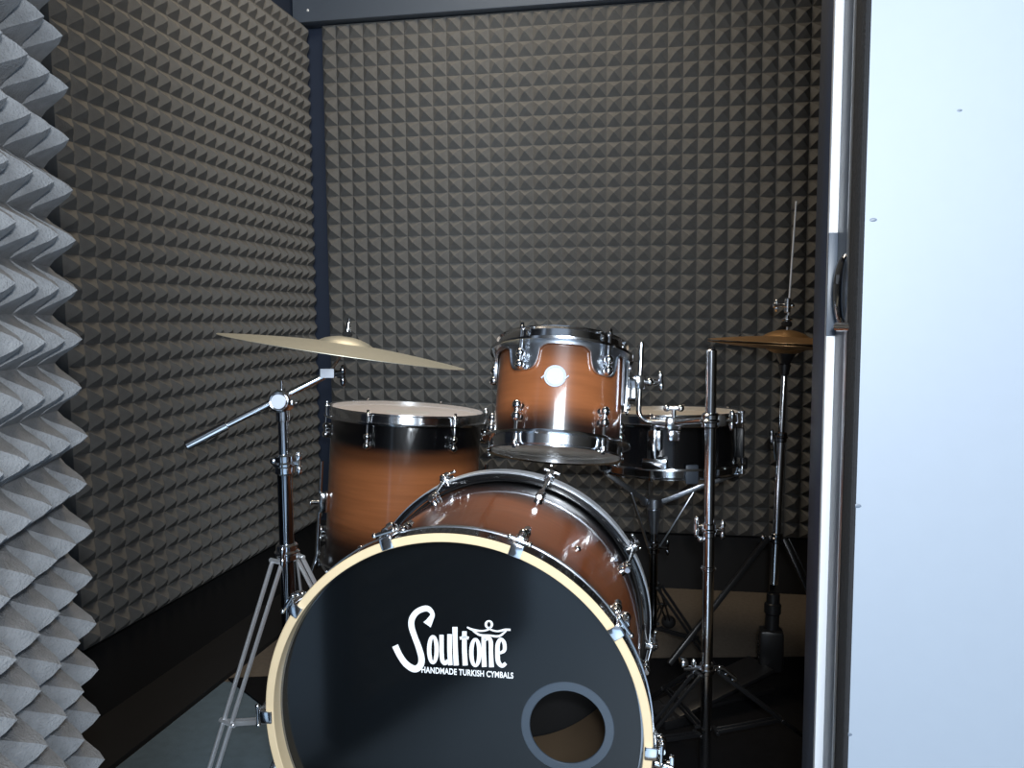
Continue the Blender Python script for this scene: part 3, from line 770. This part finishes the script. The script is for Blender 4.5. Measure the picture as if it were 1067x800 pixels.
with P('cross_stand_grip', M['label'], sn, label='small pale grey tag on the snare side') as bm:
    t = math.radians(-72); e = radial(t); box(bm, e*(NR+0.012)+Vector((0, 0, -0.002)), (0.004, 0.030, 0.046), Matrix.Rotation(t, 3, 'Z'), 0.004)
sn_o = C.objects[-1]; sn_o.name = 'tag'; sn_o.data.materials.clear(); sn_o.data.materials.append(M['slate'])

# --- snare stand
nb = Vector((ncp.x-0.035, ncp.y-0.03, 0))
ns = thing('snare_stand', 'dark chrome snare stand with basket arms under the snare drum', 'snare stand', nb)
zh, zl = onp(nb, 676, 522), onp(nb, 674, 570)
with P('post', M['chromed'], ns, nb) as bm:
    cyl(bm, (nb.x, nb.y, 0.08), (nb.x, nb.y, zh), 0.0105, seg=20); collar(bm, (nb.x, nb.y, zl), 0.016, h=0.03)
    wing(bm, Vector((nb.x, nb.y, zl))+right*0.014, right)
with P('basket_hub', M['steel'], ns, nb) as bm:
    cyl(bm, (nb.x, nb.y, zh-0.018), (nb.x, nb.y, zh+0.012), 0.022); ball(bm, Vector((nb.x, nb.y, zh))-right*0.026, 0.011); ball(bm, Vector((nb.x, nb.y, zh))+right*0.024, 0.010)
    cyl(bm, (nb.x, nb.y, zh-0.09), (nb.x, nb.y, zh-0.018), 0.010, 0.018)
zb = ncp.z-NH-0.022
for k, a in enumerate((aa+PI+0.35, aa-0.30, aa+PI/2+0.1)):
    e = Vector((math.cos(a), math.sin(a), 0)); s = Vector((-math.sin(a), math.cos(a), 0))
    h_ = Vector((nb.x, nb.y, zh+0.0)); c2 = Vector((ncp.x, ncp.y, 0))
    tipp = Vector((c2.x+e.x*0.175, c2.y+e.y*0.175, zb+0.006))
    with P('basket_arm', M['steel'], ns, nb) as bm:
        rail(bm, h_+e*0.02, tipp, 0.014, 0.008, Vector((0, 0, 1)))
        tube(bm, [tipp, tipp+e*0.012+Vector((0, 0, 0.012)), tipp+e*0.012+Vector((0, 0, 0.034))], 0.006, 10)
        rail(bm, (h_+e*0.02).lerp(tipp, 0.42)-Vector((0, 0, 0.006)), Vector((nb.x, nb.y, zl+0.005))+e*0.016, 0.012, 0.004, s)
    ar = C.objects[-1]
    with P('rubber_grip', M['black'], ar, nb) as bm: cyl(bm, tipp+e*0.012+Vector((0, 0, 0.010)), tipp+e*0.012+Vector((0, 0, 0.038)), 0.009)
tripod(ns, nb, None, zl-0.10, 0.10, 0.24, [aa-0.9, aa+1.2, aa+3.3], M['blackm'])

# --- hi-hat
HZ = 1.80
hcx = at(819, 352, HZ); hb0 = at(809, 560, HZ)
hax = (at(817.5, 340, HZ)-at(812, 500, HZ)); hb = Vector((hb0.x-0.004, hb0.y, 0))
hz = (hcx - Vector((hb.x, hb.y, 0.25))).normalized()
hs = thing('hi_hat_stand', 'tall thin chrome hi-hat stand beside the right door jamb', 'hi-hat stand', hb)
def hp(z): return Vector((hb.x, hb.y, 0.25))+hz*((z-0.25)/hz.z)
def hzat(y): return onp(hb, 812, y)
with P('pull_rod', M['alu'], hs, hb) as bm: cyl(bm, hp(hcx.z-0.05), hp(at(826, 210, HZ).z)+right*0.008, 0.0021, seg=10)
with P('clutch', M['chrome'], hs, hb) as bm:
    a = hp(hzat(318)); collar(bm, a, 0.0075, hz, 0.034); wing(bm, a-right*0.004, -right, 0.006, 0.022)
    cyl(bm, a-right*0.024, a-right*0.034, 0.006); b = hp(hzat(333)); cyl(bm, b-hz*0.008, b+hz*0.010, 0.005); collar(bm, b, 0.011, hz, 0.007)
    ball(bm, a+right*0.010, 0.006)
with P('clutch_felt', M['felt'], hs, hb) as bm: cyl(bm, hp(hzat(338))-hz*0.006, hp(hzat(338))+hz*0.006, 0.012)
with P('cymbal_seat', M['blackm'], hs, hb) as bm:
    b = hp(hzat(372)); cyl(bm, b-hz*0.020, b+hz*0.012, 0.012, 0.026); cyl(bm, b-hz*0.045, b-hz*0.018, 0.010, 0.014)
with P('upper_tube', M['chrome'], hs, hb) as bm: cyl(bm, hp(hzat(470)), hp(hzat(382)), 0.0068, seg=18)
with P('lower_tube', M['chrome'], hs, hb) as bm: cyl(bm, hp(hzat(610)), hp(hzat(455)), 0.0092, seg=18)
with P('height_clamp', M['chromed'], hs, hb) as bm:
    c = hp(hzat(457)); collar(bm, c, 0.0135, hz, 0.024); wing(bm, c-right*0.012, -right, 0.012, 0.010)
    rail(bm, c-right*0.016, c-right*0.012+down*0.055, 0.008, 0.005, right)
with P('leg_collar', M['chromed'], hs, hb) as bm:
    c = hp(hzat(562)); collar(bm, c, 0.014, hz, 0.024); ball(bm, c-right*0.03, 0.008); cyl(bm, c-right*0.03, c, 0.004); ball(bm, c-right*0.014, 0.006)
with P('pedal_post', M['blackm'], hs, hb) as bm:
    a, b = hp(hzat(618)), hp(0.07); cyl(bm, b, a, 0.019, 0.015, seg=20); cyl(bm, hp(hzat(640)), hp(hzat(628)), 0.0195, 0.0195)
    box(bm, hp(0.12), (0.055, 0.045, 0.10), None, 0.008)
with P('leg', M['blackm'], hs, hb) as bm:
    rail(bm, hp(hzat(562))-right*0.02, at(697, 692, 1.72)-Vector((0, 0, 0.0)), 0.014, 0.012, fwd)
with P('leg', M['blackm'], hs, hb) as bm:
    e = hp(hzat(562))+right*0.018; f = Vector((hb.x+0.19, hb.y-0.05, 0.02)); rail(bm, e, f, 0.014, 0.012, fwd)
    rail(bm, e+right*0.012, f+Vector((0.02, 0, 0)), 0.004, 0.004, fwd)
with P('leg', M['blackm'], hs, hb) as bm:
    rail(bm, hp(hzat(562))+back*0.02, Vector((hb.x+0.03, hb.y+0.30, 0.02)), 0.014, 0.012, right)
pd = Vector((-0.80, -0.60, 0))
pd = (Vector((at(740, 672, 1.75).x, at(740, 672, 1.75).y, 0)) - hb); pd.z = 0; pd.normalize()
with P('footboard', M['blackm'], hs, hb) as bm:
    sd = Vector((-pd.y, pd.x, 0))
    a, b = hb+pd*0.03+Vector((0, 0, 0.085)), hb+pd*0.29+Vector((0, 0, 0.028))
    rail(bm, a, b, 0.085, 0.010, sd); rail(bm, hb+pd*0.0+Vector((0, 0, 0.020)), hb+pd*0.30+Vector((0, 0, 0.020)), 0.030, 0.010, sd)
    box(bm, hb+pd*0.29+Vector((0, 0, 0.020)), (0.08, 0.09, 0.022), Matrix.Rotation(math.atan2(pd.y, pd.x), 3, 'Z'), 0.004)
with P('chain', M['chromed'], hs, hb) as bm:
    for k in range(7): cyl(bm, hb+pd*0.035+Vector((0, 0, 0.10+0.009*k))-sd*0.006, hb+pd*0.035+Vector((0, 0, 0.10+0.009*k))+sd*0.006, 0.0042, seg=10)
hx = (right-hz*right.dot(hz)).normalized(); Rh = Matrix((hx, hz.cross(hx), hz)).transposed()
hpos = hp(hzat(357)); hz2 = (hz-back*math.sin(math.radians(3.5))).normalized(); hx = (right-hz2*right.dot(hz2)).normalized(); Rh = Matrix((hx, hz2.cross(hx), hz2)).transposed()
cymbal('hi_hat_cymbal', 'brown bronze upper hi-hat cymbal under the clutch', 0.178, 0.014, 0.015, 0.045, M['bronzed'], hpos, Rh)
cymbal('hi_hat_cymbal', 'dark lower hi-hat cymbal facing down beneath the brown one', 0.178, 0.012, 0.012, 0.038, M['bronzed'], hpos-hz*0.006, Rh, -1)
